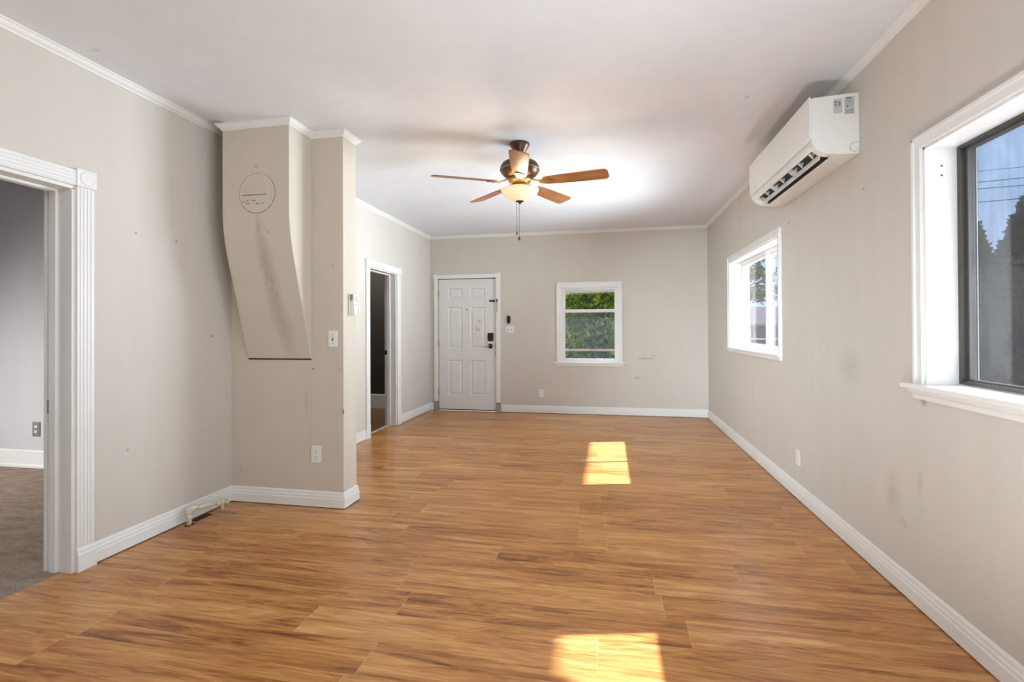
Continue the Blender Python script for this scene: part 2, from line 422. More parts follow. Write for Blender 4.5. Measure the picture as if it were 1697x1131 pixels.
struct(cm.build('ceiling', MCEIL), 'white textured ceiling with the ceiling fan', 'ceiling')

# walls
mb = wall_holes(MB(), 'x', XL - T, XL, YS, YB + .15, 0, H, [(1.05, 2.02, -1, 1.957), (5.135, 5.865, -1, 1.935)])
mb2 = MB()
D3 = (1.05, 2.02, 1.957); D2 = (5.135, 5.865, 1.935)
for (p, q, z0, z1) in [(YS, D3[0], 0, H), (D3[0], D3[1], D3[2], H), (D3[1], D2[0], 0, H), (D2[0], D2[1], D2[2], H), (D2[1], YB + .15, 0, H)]:
    mb2.box(XL - T, XL, p, q, z0, z1)
struct(mb2.build('wall_left', MWL), 'beige left wall with two cased doorways', 'wall')
W2 = (4.215, 5.80, 1.005, 1.945)      # far side window opening
W3 = (0.75, 2.395, 0.975, 1.985)      # near side window opening
struct(wall_holes(MB(), 'x', XR, XR + .19, YS, YB + .15, 0, H, [W2, W3]).build('wall_right', MWR), 'beige right wall with two windows and the air conditioner', 'wall')
W1 = (-.665, .125, .745, 1.815)
DR = (-2.535, -1.625, 0.0, 1.985)
mb = MB()
for (p, q, z0, z1) in [(XL, DR[0], 0, H), (DR[0], DR[1], DR[3], H), (DR[1], W1[0], 0, H), (W1[0], W1[1], 0, W1[2]), (W1[0], W1[1], W1[3], H), (W1[1], XR, 0, H)]:
    mb.box(p, q, YB, YB + .14, z0, z1)
struct(mb.build('wall_back', MWB), 'beige back wall with the front door and a small window', 'wall')
struct(B(XL - T, XR + .19, YS - .12, YS, 0, H).build('wall_rear', MW), 'beige wall behind the viewer', 'wall')
struct(B(XL, XST, YST, YST2, 0, H).build('wall_partition', MST), 'short beige partition wall stub jutting from the left wall below the chimney hood', 'wall')

# chimney hood
hood = thing('chimney_hood', 'boxed beige chimney hood tapering down on the partition wall with a round painted flue cover', 'chimney', (-2.267, 2.95, 1.02))
def under(o, root):
    o.parent = root; o.matrix_parent_inverse = Matrix.Translation(-Vector(root.location)) ; return o
hx0, hx1, hyf = -2.514, -2.018, 2.832
bz = [((1 - t_) ** 2 * hyf + 2 * t_ * (1 - t_) * hyf + t_ * t_ * 2.906, (1 - t_) ** 2 * 2.02 + 2 * t_ * (1 - t_) * 1.83 + t_ * t_ * 1.60) for t_ in [i / 16 for i in range(17)]]
poly = [(YST, 1.02), (3.069, 1.022)] + bz[::-1] + [(hyf, H), (YST, H)]
under(MB().prism(poly, hx0, hx1, 'x').build('casing', MHD, None, 0.004), hood)
cx, cz, R0 = -2.252, 2.115, .13
fc = under(MB().lathe([(R0, -.0005), (R0, .004), (R0 - .008, .007), (R0 - .018, .004), (R0 - .024, .0035), (R0 - .03, .005), (.001, .005)], 48, (0, 0, 0), 'y').build('flue_cover', MHD), hood)
fc.scale = (1, -1, 1); fc.location = (cx, hyf, cz)
mb = MB()
# cracked paint lines and rim gaps of the cover
mb.box(-.105, .075, -.0062, -.004, -.012, -.0085)
for a, b, z in [(-.11, -.09, -.054), (-.075, -.06, -.048), (-.035, -.005, -.049), (-.08, -.05, -.068), (-.005, .02, -.070), (.035, .055, -.068)]:
    mb.box(a, b, -.0062, -.004, z, z + .003)
for a0, a1 in ((-30, 62), (80, 120), (205, 300), (306, 326)):
    n = 14; pts = [(math.cos(math.radians(a0 + (a1 - a0) * i / n)) * (R0 + .0005), -.001, math.sin(math.radians(a0 + (a1 - a0) * i / n)) * (R0 + .0005)) for i in range(n + 1)]
    mb.tube(pts, .0014, 6)
ck = mb.build('paint_crack', MGAP); ck.location = (cx, hyf, cz); under(ck, hood)
mb = B(hx0 + .002, hx1 - .002, YST - .004, YST - .001, 1.012, 1.0195); under(mb.build('bottom_gap', MGAP), hood)

# ------------------------------------------------------------------ baseboards and crown
BBP = [(0, 0.006), (.016, 0.006), (.016, .062), (.013, .068), (.013, .080), (.009, .088), (.008, .100), (.004, .108), (0, .110)]
GAP = [(0, 0.0), (.010, 0.0), (.010, .006), (0, .006)]
CRP = [(0, H), (.034, H), (.034, H - .006), (.026, H - .010), (.020, H - .020), (.012, H - .028), (.006, H - .031), (.004, H - .040), (0, H - .040)]
def base(name, path, segs, label):
    o = sweep(path, BBP, segs).build(name, MTRIM); sweep(path, GAP, segs).build('floor_gap', MGAP, o)
    return struct(o, label, 'baseboard')
PL = [(XL, 2.107), (XL, YST), (XST, YST), (XST, YST2), (XL, YST2), (XL, 5.05)]
base('baseboard_left', PL, (0, 1), 'white baseboard of the left wall beside the carpeted doorway')
base('baseboard_partition', PL, (1, 4), 'white baseboard wrapping the partition stub')
base('baseboard_hall', PL, (4, 5), 'white baseboard between partition and dark doorway')
PB = [(XL, 5.985), (XL, YB), (-2.60, YB)]
base('baseboard_corner', PB, None, 'white baseboard between dark doorway and front door')
PR = [(-1.555, YB), (XR, YB), (XR, YS)]
base('baseboard_back', PR, (0, 1), 'white baseboard along the back wall')
base('baseboard_right', PR, (1, 2), 'white baseboard along the right wall')
PC = [(XL, YS), (XL, YST), (hx0, YST), (hx0, hyf), (hx1, hyf), (hx1, YST), (XST, YST), (XST, YST2), (XL, YST2), (XL, YB), (XR, YB), (XR, YS)]
struct(sweep(PC, CRP, (0, 1)).build('trim_1', MTRIM), 'white crown moulding along the left wall', 'crown moulding')
H2 = H - .034
CR2 = [(0, H2), (.032, H2), (.032, H2 - .007), (.026, H2 - .011), (.020, H2 - .021), (.012, H2 - .030), (.006, H2 - .033), (.004, H2 - .042), (0, H2 - .042)]
struct(sweep(PC, CR2, (1, 8)).build('trim_2', MTRIM), 'white crown moulding wrapping the chimney hood and partition', 'crown moulding')
struct(sweep(PC, CRP, (8, 9)).build('trim_3', MTRIM), 'white crown moulding over the dark doorway', 'crown moulding')
struct(sweep(PC, CRP, (9, 10)).build('trim_4', MTRIM), 'white crown moulding along the back wall', 'crown moulding')
struct(sweep(PC, CRP, (10, 11)).build('trim_5', MTRIM), 'white crown moulding along the right wall', 'crown moulding')

# ------------------------------------------------------------------ left doorways
d3 = thing('door_3', 'wide white cased opening to the carpeted bedroom with fluted trim', 'doorway', (XL, 1.54, 0), None, 'structure')
def up3(o): return under(o, d3)
mb = B(XL, XL + .018, 2.02, 2.105, .115, 1.955)
for k in range(4):
    y = 2.032 + k * .0175
    mb.box(XL + .017, XL + .022, y, y + .009, .125, 1.95)
up3(mb.build('side_casing', MTRIM, None, .0015))
mb = B(XL, XL + .018, 1.05, 2.018, 1.957, 2.035)
for k in range(4):
    z = 1.964 + k * .0175
    mb.box(XL + .017, XL + .022, 1.05, 2.017, z, z + .009)
up3(mb.build('head_casing', MTRIM, None, .0015))
rb = up3(B(XL, XL + .028, 2.012, 2.110, 1.955, 2.045).build('rosette_block', MTRIM, None, .003))
MB().lathe([(.036, .0), (.036, .004), (.030, .006), (.026, .002), (.018, .002), (.012, .006), (.001, .007)], 24, (0, 0, 0), 'x').build('rosette', MTRIM, rb).location = (XL + .027, 2.061, 2.0)
mb = MB().prism([(XL, 0.0), (XL + .030, 0), (XL + .030, .085), (XL + .024, .095), (XL + .026, .10), (XL + .020, .118), (XL, .122)], 2.016, 2.110, 'y')
up3(mb.build('plinth_block', MTRIM, None, .002))
mb = B(XL - T, XL + .002, 2.005, 2.021, 0, 1.945).box(XL - T, XL + .002, 1.05, 2.021, 1.94, 1.958).box(XL - T, XL + .002, 1.034, 1.051, 0, 1.958)
up3(mb.build('jamb', MTRIM, None, .001))
mb = B(XL - .125, XL - .085, 1.993, 2.006, 0, 1.93).box(XL - .125, XL - .085, 1.051, 2.006, 1.928, 1.941)
up3(mb.build('door_stop', MTRIM, None, .001))
up3(B(XL - T + .004, XL - T + .03, 2.001, 2.0055, .80, .87).build('strike_plate', MPLATE), )
mb = B(XL - T - .018, XL - T, 2.0, 2.09, 0, 2.03).box(XL - T - .018, XL - T, .98, 2.09, 1.95, 2.03)
up3(mb.build('bedroom_casing', MTRIM, None, .002))

d2 = thing('door_2', 'narrow white cased doorway to the dark hall', 'doorway', (XL, 5.5, 0), None, 'structure')
def up2(o): return under(o, d2)
mb = B(XL, XL + .020, 5.055, 5.137, .15, 1.93)
up2(mb.build('side_casing', MTRIM, None, .003))
up2(B(XL, XL + .020, 5.863, 5.975, .15, 1.93).build('side_casing', MTRIM, None, .003))
up2(B(XL, XL + .024, 5.046, 5.137, 0, .155).build('plinth_block', MTRIM, None, .004))
up2(B(XL, XL + .024, 5.863, 5.985, 0, .155).build('plinth_block', MTRIM, None, .004))
mb = B(XL, XL + .022, 5.055, 5.975, 1.93, 2.005).box(XL, XL + .028, 5.045, 5.14, 1.928, 2.012).box(XL, XL + .028, 5.885, 5.985, 1.928, 2.012)
up2(mb.build('head_casing', MTRIM, None, .003))
mb = B(XL - T, XL + .002, 5.85, 5.866, 0, 1.92).box(XL - T, XL + .002, 5.134, 5.150, 0, 1.92).box(XL - T, XL + .002, 5.134, 5.866, 1.918, 1.936)
up2(mb.build('jamb', MTRIM, None, .001))
mb = B(XL - .115, XL - .075, 5.838, 5.851, 0, 1.91).box(XL - .115, XL - .075, 5.149, 5.162, 0, 1.91).box(XL - .115, XL - .075, 5.149, 5.851, 1.906, 1.919)
up2(mb.build('door_stop', MTRIM, None, .001))
up2(B(XL - T + .004, XL - .12, 5.846, 5.8505, .90, .955).build('strike_plate', MBLACK))
up2(B(XL - T + .03, XL - .08, 5.15, 5.85, -.002, .004).build('threshold', MTAN))

# ------------------------------------------------------------------ bedroom and dark hall behind the doorways
BX0, BX1, BY0, BY1 = -6.3, XL - T, 0.4, 3.50; BH = 2.68
struct(B(BX0, XL - .06, BY0, BY1, -.04, -.001).build('floor_bedroom', MCARPET), 'brown textured carpet seen through the wide doorway', 'carpet')
mb = B(BX0, BX1, BY1, BY1 + .1, 0, BH)
struct(mb.build('wall_bedroom', MBED), 'grey white bedroom wall with the metal outlet', 'wall')
mb = B(BX0 - .1, BX0, BY0, BY1, 0, .5).box(BX0 - .1, BX0, BY0, .9, .5, BH).box(BX0 - .1, BX0, 2.3, BY1, .5, BH).box(BX0 - .1, BX0, .9, 2.3, 1.7, BH).box(BX0, BX1, BY0 - .1, BY0, 0, BH)
struct(mb.build('wall_bedroom_side', MBED), 'grey white bedroom side walls out of view', 'wall')
struct(B(BX0 - .1, BX1, BY0 - .1, BY1 + .1, BH, BH + .06).build('ceiling_bedroom', MCEIL), 'white bedroom ceiling', 'ceiling')
struct(sweep([(BX0, BY1), (BX1, BY1)], [(0, 0), (.018, 0), (.018, .02), (.012, .03), (.012, .145), (.006, .155), (0, .155)]).build('baseboard_bedroom', MTRIM), 'tall white baseboard of the bedroom wall', 'baseboard')
HX0, HY0, HY1 = -4.7, 4.2, 7.12
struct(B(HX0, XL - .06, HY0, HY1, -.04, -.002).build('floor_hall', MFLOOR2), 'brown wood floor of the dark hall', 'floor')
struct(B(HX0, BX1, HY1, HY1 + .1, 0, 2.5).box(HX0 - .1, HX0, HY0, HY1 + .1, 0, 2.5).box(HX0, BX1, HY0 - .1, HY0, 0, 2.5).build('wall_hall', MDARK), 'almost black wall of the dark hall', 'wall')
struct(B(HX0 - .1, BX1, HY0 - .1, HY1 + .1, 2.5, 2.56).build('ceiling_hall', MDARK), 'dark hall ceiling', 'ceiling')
struct(sweep([(HX0, HY1), (BX1, HY1)], [(0, 0), (.018, 0), (.018, .20), (.010, .215), (0, .215)]).build('baseboard_hall_back', MTRIM), 'tall white baseboard in the dark hall', 'baseboard')

# ------------------------------------------------------------------ front door
d1 = thing('door_1', 'white six panel front door with black lock and lever', 'door', ((DR[0] + DR[1]) / 2, YB, 0), None, 'structure')
def up1(o): return under(o, d1)
DX0, DX1, DZ0, DZ1 = -2.520, -1.640, .022, 1.968
yf = YB + .012
cols = [(-2.367, -2.151), (-2.030, -1.800)]; rows = [(1.673, 1.828), (.93, 1.549), (.233, .757)]
mb = B(DX0, DX1, yf + .012, yf + .042, DZ0, DZ1)
xs = [DX0, cols[0][0], cols[0][1], cols[1][0], cols[1][1], DX1]; zs = [DZ0, rows[2][0], rows[2][1], rows[1][0], rows[1][1], rows[0][0], rows[0][1], DZ1]
for i in range(5):
    for j in range(7):
        if i in (1, 3) and j in (1, 3, 5): continue
        mb.box(xs[i], xs[i + 1], yf, yf + .013, zs[j], zs[j + 1])
for (a, b) in cols:
    for (c_, d_) in rows:
        def ring(i, y): return [(a + i, y, c_ + i), (b - i, y, c_ + i), (b - i, y, d_ - i), (a + i, y, d_ - i)]
        mb.loft([ring(0, yf), ring(.010, yf + .010), ring(.018, yf + .010), ring(.040, yf + .003)], False, True)
up1(mb.build('door_slab', MDOOR))
# dirt at latch edge, bottom sweep
up1(B(DX0, DX1, yf + .002, yf + .03, .004, .021).build('door_sweep', MGAP))
mb = B(-2.590, -2.530, YB - .016, YB + .06, .14, 1.985)
up1(mb.build('side_casing', MTRIM, None, .003))
up1(B(-1.632, -1.565, YB - .016, YB + .06, .14, 1.985).build('side_casing', MTRIM, None, .003))
up1(B(-2.590, -2.530, YB - .015, YB + .06, 0, .14).build('weathered_casing_foot', MRAW, None, .003))
up1(B(-1.632, -1.565, YB - .015, YB + .06, 0, .14).build('weathered_casing_foot', MRAW, None, .003))
mb = B(-2.590, -1.640, YB - .018, YB + .06, 1.978, 2.036).box(-1.640, -1.560, YB - .024, YB + .06, 1.975, 2.048).box(-2.598, -2.53, YB - .024, YB + .06, 1.975, 2.04)
up1(mb.build('head_casing', MTRIM, None, .003))
up1(B(DX0 - .012, DX1 + .012, yf + .014, yf + .05, 1.970, 1.984).box(DX1, DX1 + .012, yf + .014, yf + .05, 0, 1.98).box(DX0 - .012, DX0, yf + .014, yf + .05, 0, 1.98).build('frame_rebate', MALUD))
for z in (1.75, 1.015, .28):
    hg = up1(B(-2.530, -2.516, YB - .006, YB + .012, z - .045, z + .045).build('hinge', MSTEEL, None, .002))
    MB().lathe([(.006, -.047), (.006, .047)], 10, (-2.523, YB - .006, z)).build('pin', MSTEEL, hg)
# lock
lk = up1(B(-1.760, -1.672, yf - .030, yf, 1.040, 1.165).build('deadbolt_keypad', MBLACK, None, .016, 3))
ro = up1(MB().lathe([(.036, 0), (.036, -.010), (.030, -.016), (.014, -.018), (.013, -.05), (.001, -.052)], 28, (-1.720, yf, .968), 'y').build('lever_rosette', MBLACK))
MB().tube([(-1.720, yf - .045, .968), (-1.745, yf - .05, .968), (-1.775, yf - .05, .960), (-1.805, yf - .048, .952), (-1.828, yf - .044, .954)], [.009, .008, .006, .005, .004]).build('lever', MSTEEL, ro)
up1(MB().lathe([(.009, 0), (.009, -.004), (.005, -.005), (.001, -.005)], 16, (-2.082, yf, 1.515), 'y').build('peephole', MALUD))
lt = up1(B(-1.735, -1.648, yf - .014, yf, 1.620, 1.652).build('chain_track', MBLACK, None, .003))
B(-1.728, -1.656, yf - .0155, yf - .013, 1.632, 1.639).build('track_slot', MALU, lt)
kp = up1(B(-1.619, -1.604, YB - .028, YB - .014, 1.615, 1.665).build('chain_keeper', MBLACK, None, .003))
for k in range(11):
    z = 1.61 - k * .0135
    mb = MB(); n = 10
    mb.tube([(-1.6115 + .0045 * math.cos(2 * PI * i / n) * (1 if k % 2 else .35), YB - .020 + .0045 * math.cos(2 * PI * i / n) * (0.3 if k % 2 else 1), z + .008 * math.sin(2 * PI * i / n)) for i in range(n + 1)], .0016, 6)
    mb.build('chain_link', MALUD, kp)
up1(B(-1.645, -1.6385, yf - .001, yf + .014, .92, 1.02).box(-1.6445, -1.639, yf - .001, yf + .014, .80, .9).build('edge_wear', MGAP))
def scrap(pts, lab):
    mb = MB().loft([[(x, yf + .0035 - .0002 - d, z) for x, z in pts] for d in (0, .0016)])
    return tag(mb.build('tape_scrap', MTAPE), lab, 'tape', 'tape scraps on the front door')
scrap([(-1.925, 1.33), (-1.895, 1.372), (-1.862, 1.352), (-1.885, 1.305)], 'upper tilted scrap of tan tape stuck on the front door panel')
scrap([(-1.945, 1.205), (-1.95, 1.262), (-1.918, 1.258), (-1.915, 1.228), (-1.875, 1.222), (-1.88, 1.19), (-1.93, 1.19)], 'lower torn scrap of tan tape stuck on the front door panel')

# ------------------------------------------------------------------ windows
def wstruct(n, lab, loc): return thing('window_%d' % n, lab, 'window', loc, None, 'structure')
w1 = wstruct(1, 'small white hung window in the back wall looking at a green hedge', (-.27, YB, .70))
def q1(o): return under(o, w1)
a, b, z0, z1 = W1
mb = B(a - .07, a, YB - .016, YB, z0, z1 + .065).box(b, b + .06, YB - .016, YB, z0, z1 + .065).box(a, b, YB - .016, YB, z1, z1 + .065)
mb.box(a - .072, a - .055, YB - .024, YB, z0, z1 + .067).box(b + .045, b + .062, YB - .024, YB, z0, z1 + .067).box(a - .072, b + .062, YB - .024, YB, z1 + .05, z1 + .068)
q1(mb.build('casing', MTRIM, None, .002))
q1(B(a - .115, b + .10, YB - .055, YB + .03, z0 - .024, z0).build('sill', MTRIM, None, .005))
q1(B(a - .085, b + .075, YB - .020, YB, z0 - .06, z0 - .024).build('apron', MTRIM, None, .003))
mb = B(a, a + .012, YB - .002, YB + .14, z0, z1).box(b - .012, b, YB - .002, YB + .14, z0, z1).box(a, b, YB - .002, YB + .14, z1 - .012, z1).box(a, b, YB - .002, YB + .14, z0 - .01, z0 + .004)
q1(mb.build('jamb_lining', MTRIM))
def sash(x0, x1, y0, y1, zz0, zz1, st, rt_, rb_): 
    return B(x0, x0 + st, y0, y1, zz0, zz1).box(x1 - st, x1, y0, y1, zz0, zz1).box(x0 + st, x1 - st, y0, y1, zz1 - rt_, zz1).box(x0 + st, x1 - st, y0, y1, zz0, zz0 + rb_)
lo = q1(sash(a + .010, b - .010, YB + .025, YB + .055, z0 + .004, 1.495, .036, .040, .045).build('lower_sash', MTRIM, None, .002))
B(a + .04, b - .04, YB + .038, YB + .042, z0 + .04, 1.46).build('pane', MGLASSL, lo)
us = q1(sash(a + .010, b - .010, YB + .060, YB + .090, 1.45, z1 - .012, .036, .030, .035).build('upper_sash', MTRIM, None, .002))
B(a + .04, b - .04, YB + .073, YB + .077, 1.47, z1 - .03).build('pane', MGLASS, us)
q1(B(a, b, YB + .105, YB + .13, .895, .925).build('storm_rail', MTAN))
q1(B(a, b, YB + .105, YB + .135, 1.745, z1 - .01).build('storm_head', MTAN))

w2 = wstruct(2, 'far white sliding window in the right wall beyond the air conditioner', (XR, 5.0, 1.0))
def q2(o): return under(o, w2)
p, q, z0, z1 = W2
def side_casing(p, q, z0, z1, cw, par):
    mb = B(XR - .016, XR, p - cw, p, z0, z1 + cw).box(XR - .016, XR, q, q + cw, z0, z1 + cw).box(XR - .016, XR, p, q, z1, z1 + cw)
    mb.box(XR - .024, XR, p - cw - .004, p - cw + .014, z0, z1 + cw + .004).box(XR - .024, XR, q + cw - .014, q + cw + .004, z0, z1 + cw + .004).box(XR - .024, XR, p - cw, q + cw, z1 + cw - .014, z1 + cw + .004)
    par(mb.build('casing', MTRIM, None, .003))
side_casing(p, q, z0, z1, .055, q2)
q2(B(XR - .035, XR + .15, p - .06, q + .07, z0 - .018, z0 + .004).build('sill', MTRIM, None, .005))
q2(B(XR - .018, XR, p - .055, q + .06, z0 - .045, z0 - .018).build('apron', MTRIM, None, .003))
mb = B(XR - .002, XR + .19, p, p + .012, z0, z1).box(XR - .002, XR + .19, q - .012, q, z0, z1).box(XR - .002, XR + .19, p, q, z1 - .012, z1).box(XR + .14, XR + .19, p, q, z0 - .01, z0 + .0045)
q2(mb.build('jamb_lining', MTRIM))
def frame_x(x0, x1, y0, y1, zz0, zz1, st, tb):
    return B(x0, x1, y0, y0 + st, zz0, zz1).box(x0, x1, y1 - st, y1, zz0, zz1).box(x0, x1, y0 + st, y1 - st, zz0, zz0 + tb).box(x0, x1, y0 + st, y1 - st, zz1 - tb, zz1)
q2(frame_x(XR + .105, XR + .165, p + .012, q - .012, z0 + .003, z1 - .012, .020, .024).build('frame', MVINYL, None, .003))
lf = q2(frame_x(XR + .112, XR + .134, 4.925, q - .032, z0 + .027, z1 - .036, .028, .028).build('inner_sash', MVINYL, None, .002))
B(XR + .121, XR + .125, 4.945, q - .055, z0 + .05, z1 - .06).build('pane', MGLASS, lf)
rf = q2(frame_x(XR + .138, XR + .160, p + .04, 4.955, z0 + .03, z1 - .038, .03, .018).build('outer_sash', MVINYL, None, .002))
B(XR + .147, XR + .151, p + .06, 4.94, z0 + .04, z1 - .05).build('pane', MGLASS, rf)

w3 = wstruct(3, 'near window in the right wall with dusty glass in a grey metal frame', (XR, 1.6, 1.0))
def q3(o): return under(o, w3)
p, q, z0, z1 = W3
side_casing(p, q, z0, z1, .048, q3)
q3(B(XR - .05, XR + .13, p - .09, q + .10, z0 - .022, z0 + .002).build('sill', MTRIM, None, .005))
mb = MB().prism([(XR, z0 - .022), (XR - .034, z0 - .022), (XR - .03, z0 - .036), (XR - .016, z0 - .046), (XR - .014, z0 - .066), (XR, z0 - .066)], p - .06, q + .07, 'y')
q3(mb.build('apron', MTRIM, None, .002))
mb = B(XR - .002, XR + .19, p, p + .010, z0, z1).box(XR - .002, XR + .19, q - .010, q, z0, z1).box(XR - .002, XR + .19, p, q, z1 - .010, z1).box(XR + .12, XR + .19, p, q, z0 - .01, z0 + .006)
q3(mb.build('jamb_lining', MTRIM))
q3(frame_x(XR + .115, XR + .175, p + .010, q - .010, z0 + .006, z1 - .010, .018, .014).build('frame', MALUD, None, .002))
mb = frame_x(XR + .135, XR + .160, p + .026, q - .026, z0 + .018, z1 - .022, .016, .010)
s3 = q3(mb.build('sash', MALU, None, .002))
B(XR + .145, XR + .149, p + .035, q - .035, z0 + .02, z1 - .026).build('pane', MGLASSD, s3)
mb = MB()
for z in (1.90, 1.86): mb.lathe([(.004, 0), (.004, -.002), (.001, -.002)], 10, (XR + .06, q - .010, z), 'y')
q3(mb.build('screw_hole', MALU))

# ------------------------------------------------------------------ wall plates
def outlet(loc, face, lab, grp='duplex outlets on the walls', w_=.078, h_=.118, plate=MPLAST, recept=MPLAST):
    """face: rotation about z so that local -Y points into the room"""
    t = thing('power_outlet', lab, 'outlet', loc, grp, None, face)
    B(-w_ / 2, w_ / 2, -.006, 0, -h_ / 2, h_ / 2).build('cover_plate', plate, t, .003)
    for dz in (.022, -.022):
        r = MB().loft([[(.017 * math.cos(2 * PI * i / 20), y, dz + max(-.0125, min(.0125, .017 * math.sin(2 * PI * i / 20)))) for i in range(20)] for y in (-.004, -.0085)]).build('receptacle', recept, t)
        mb = B(-.0075, -.0055, -.0090, -.008, dz - .001, dz + .008).box(.0055, .0075, -.0090, -.008, dz - .001, dz + .008)
        mb.lathe([(.0025, -.0090), (.0025, -.008)], 8, (0, 0, dz - .007), 'y', False)
        mb.build('slots', MSLOT, r)
    MB().lathe([(.003, -.0075), (.003, -.005)], 10, (0, 0, 0), 'y', False).build('screw', MSTEEL, t)
    return t
outlet((-1.984, YST, .362), 0, 'white duplex outlet low on the partition stub wall')
outlet((-.966, YB, .292), 0, 'small white outlet low on the back wall right of the front door', w_=.07, h_=.11)
outlet((XR, 3.842, .294), -PI / 2, 'white outlet low on the right wall under the air conditioner', w_=.075, h_=.108)
outlet((-5.02, BY1, .345), 0, 'grey metal outlet on the bedroom wall seen through the wide doorway', w_=.085, h_=.13, plate=MPLATE)
sw = thing('light_switch', 'white single toggle switch on the partition stub above the outlet', 'switch', (-1.856, YST, 1.158))
B(-.035, .035, -.006, 0, -.057, .057).build('cover_plate', MPLAST, sw, .003)
tg = B(-.005, .005, -.0075, -.005, -.013, .013).build('toggle_slot', MSLOT, sw)
MB().prism([(-.006, 0), (-.018, .010), (-.016, .014), (-.005, .006)], -.0035, .0035, 'x').build('toggle', MPLAST, tg)
for dz in (.03, -.03): MB().lathe([(.003, -.0075), (.003, -.005)], 10, (0, 0, dz), 'y', False).build('screw', MSLOT, sw)
sw = thing('light_switch', 'white double switch plate on the back wall right of the front door', 'switch', (-1.424, YB, 1.212))
B(-.062, .062, -.006, 0, -.050, .050).build('cover_plate', MPLAST, sw, .003)
for dx in (-.023, .023):
    tg = B(dx - .005, dx + .005, -.0075, -.005, -.013, .013).build('toggle_slot', MSLOT, sw)
    MB().prism([(-.006, 0), (-.018, .010), (-.016, .014), (-.005, .006)], dx - .0035, dx + .0035, 'x').build('toggle', MPLAST, tg)
rc = thing('remote_control', 'small black oval remote mounted above the double switch plate', 'remote', (-1.441, YB, 1.357))
mb = MB()
def stad(w_, h_, y, n=24):
    out = []
    for i in range(n):
        a_ = 2 * PI * i / n; r = w_ / 2; s_ = 1 if math.sin(a_) >= 0 else -1
        out.append((r * math.cos(a_), y, r * math.sin(a_) + s_ * (h_ / 2 - r)))
    return out
mb.loft([stad(.052, .118, 0), stad(.052, .118, -.012), stad(.042, .108, -.020)], True, True, False)
mb.build('case', MBLACK, rc)
MB().lathe([(.010, -.0225), (.010, -.018)], 16, (0, 0, .02), 'y', False).build('button', MDKGREY, rc)
# thermostat on the stub end
th = thing('thermostat', 'white thermostat on the end face of the partition stub', 'thermostat', (XST, 3.19, 1.395))
B(0, .012, -.045, .045, -.078, .075).build('wall_plate', MPLAST, th, .003)
B(.012, .036, -.035, .04, .0, .075).build('upper_body', MPLAST, th, .004)
lb = B(.012, .042, -.035, .043, -.075, -.004).build('lower_cover', MPLAST, th, .005)
B(.0415, .0435, .012, .017, -.07, -.02).build('slider', MPLATE, lb)
B(.036, .0372, -.02, .025, .02, .06).build('display', MGREY, th)
B(.011, .03, -.0445, -.036, .03, .07).build('side_vent', MPLATE, th)

# ------------------------------------------------------------------ gas pipe on the left baseboard
gp = thing('gas_valve', 'cream painted gas pipe with valve sticking out of the floor by the left baseboard', 'pipe', (-2.585, 2.64, 0))
MPIPE = simple('cream_pipe_paint', srgb(212, 204, 184), 0.5, var=0.14, scale=45, bump=0.3)
MB().tube([(0, 0, 0), (0, 0, .075)], .014, 14).build('riser', MPIPE, gp)
mb = MB().lathe([(.017, -.03), (.019, -.027), (.019, -.01), (.0175, -.008)], 16, (0, 0, .075)).tube([(0, 0, .06), (0, 0, .088), (.004, .008, .098), (.012, .024, .100), (.02, .04, .100)], [.018, .019, .019, .018, .018], 14)
mb.build('elbow', MPIPE, gp)
mb = MB().tube([(.015, .03, .099), (.075, .145, .092)], .0135, 14).lathe([(.006, 0), (.006, .02)], 8, (.02, .03, .11))
mb.build('arm', MPIPE, gp)
mb = MB().tube([(.072, .14, .092), (.080, .155, .091)], .019, 6, False).tube([(.080, .155, .091), (.098, .188, .088)], .015, 14).lathe([(.010, -.03), (.013, -.028), (.013, .02), (.008, .026)], 12, (.089, .172, .088))
v = mb.build('valve_body', MPIPE, gp)
MB().tube([(.098, .188, .088), (.107, .203, .087)], .0185, 6, False).build('flare_nut', MPIPE, v)
B(.082, .096, .166, .178, .045, .062).build('valve_tee', MPIPE, v, .003)
B(-.02, .022, -.022, .03, -.002, .0012).build('floor_gap', MGAP, gp)
tag(MB().box(-2.63, -2.585, 2.70, 2.83, 0.0, .0016).build('floor_shadow', MGAP), 'dark sheet standing in for the shadow on the laminate beside the gas pipe', 'shadow')  # floor shadow by the gas pipe, painted as a thin dark sheet

# ------------------------------------------------------------------ air conditioner
ac = thing('air_conditioner', 'white mini split air conditioner mounted high on the right wall', 'air conditioner', (XR, 3.52, 2.15))
AY0, AY1 = 2.935 - 3.52, 4.105 - 3.52
def P_(x, z): return (x - XR, z - 2.15)
full = [P_(1.321, 2.15), P_(1.225, 2.1535), P_(1.165, 2.162), P_(1.135, 2.172), P_(1.112, 2.190), P_(1.097, 2.212), P_(1.088, 2.24), P_(1.086, 2.27), P_(1.086, 2.462), P_(1.092, 2.470), P_(1.321, 2.480)]
notch = [P_(1.321, 2.15), P_(1.225, 2.1535), P_(1.200, 2.1565), P_(1.190, 2.205), P_(1.150, 2.225), P_(1.120, 2.205), P_(1.108, 2.195), P_(1.097, 2.212), P_(1.088, 2.24), P_(1.086, 2.27), P_(1.086, 2.462), P_(1.092, 2.470), P_(1.321, 2.480)]
mb = MB().prism(full, AY0, AY0 + .062, 'y').prism(notch, AY0 + .062, AY1 - .062, 'y').prism(full, AY1 - .062, AY1, 'y')
mb.build('casing', MACW, ac, .004)
mb = MB().prism([P_(1.076, 2.475), P_(1.086, 2.475), P_(1.086, 2.255), P_(1.0815, 2.235), P_(1.078, 2.262)], AY0 + .003, AY1 - .003, 'y')
fp = mb.build('front_panel', MACW, ac, .002)
B(1.0745 - XR, 1.0765 - XR, AY1 - .17, AY1 - .155, .115, .128).build('indicator', MGREY, fp)
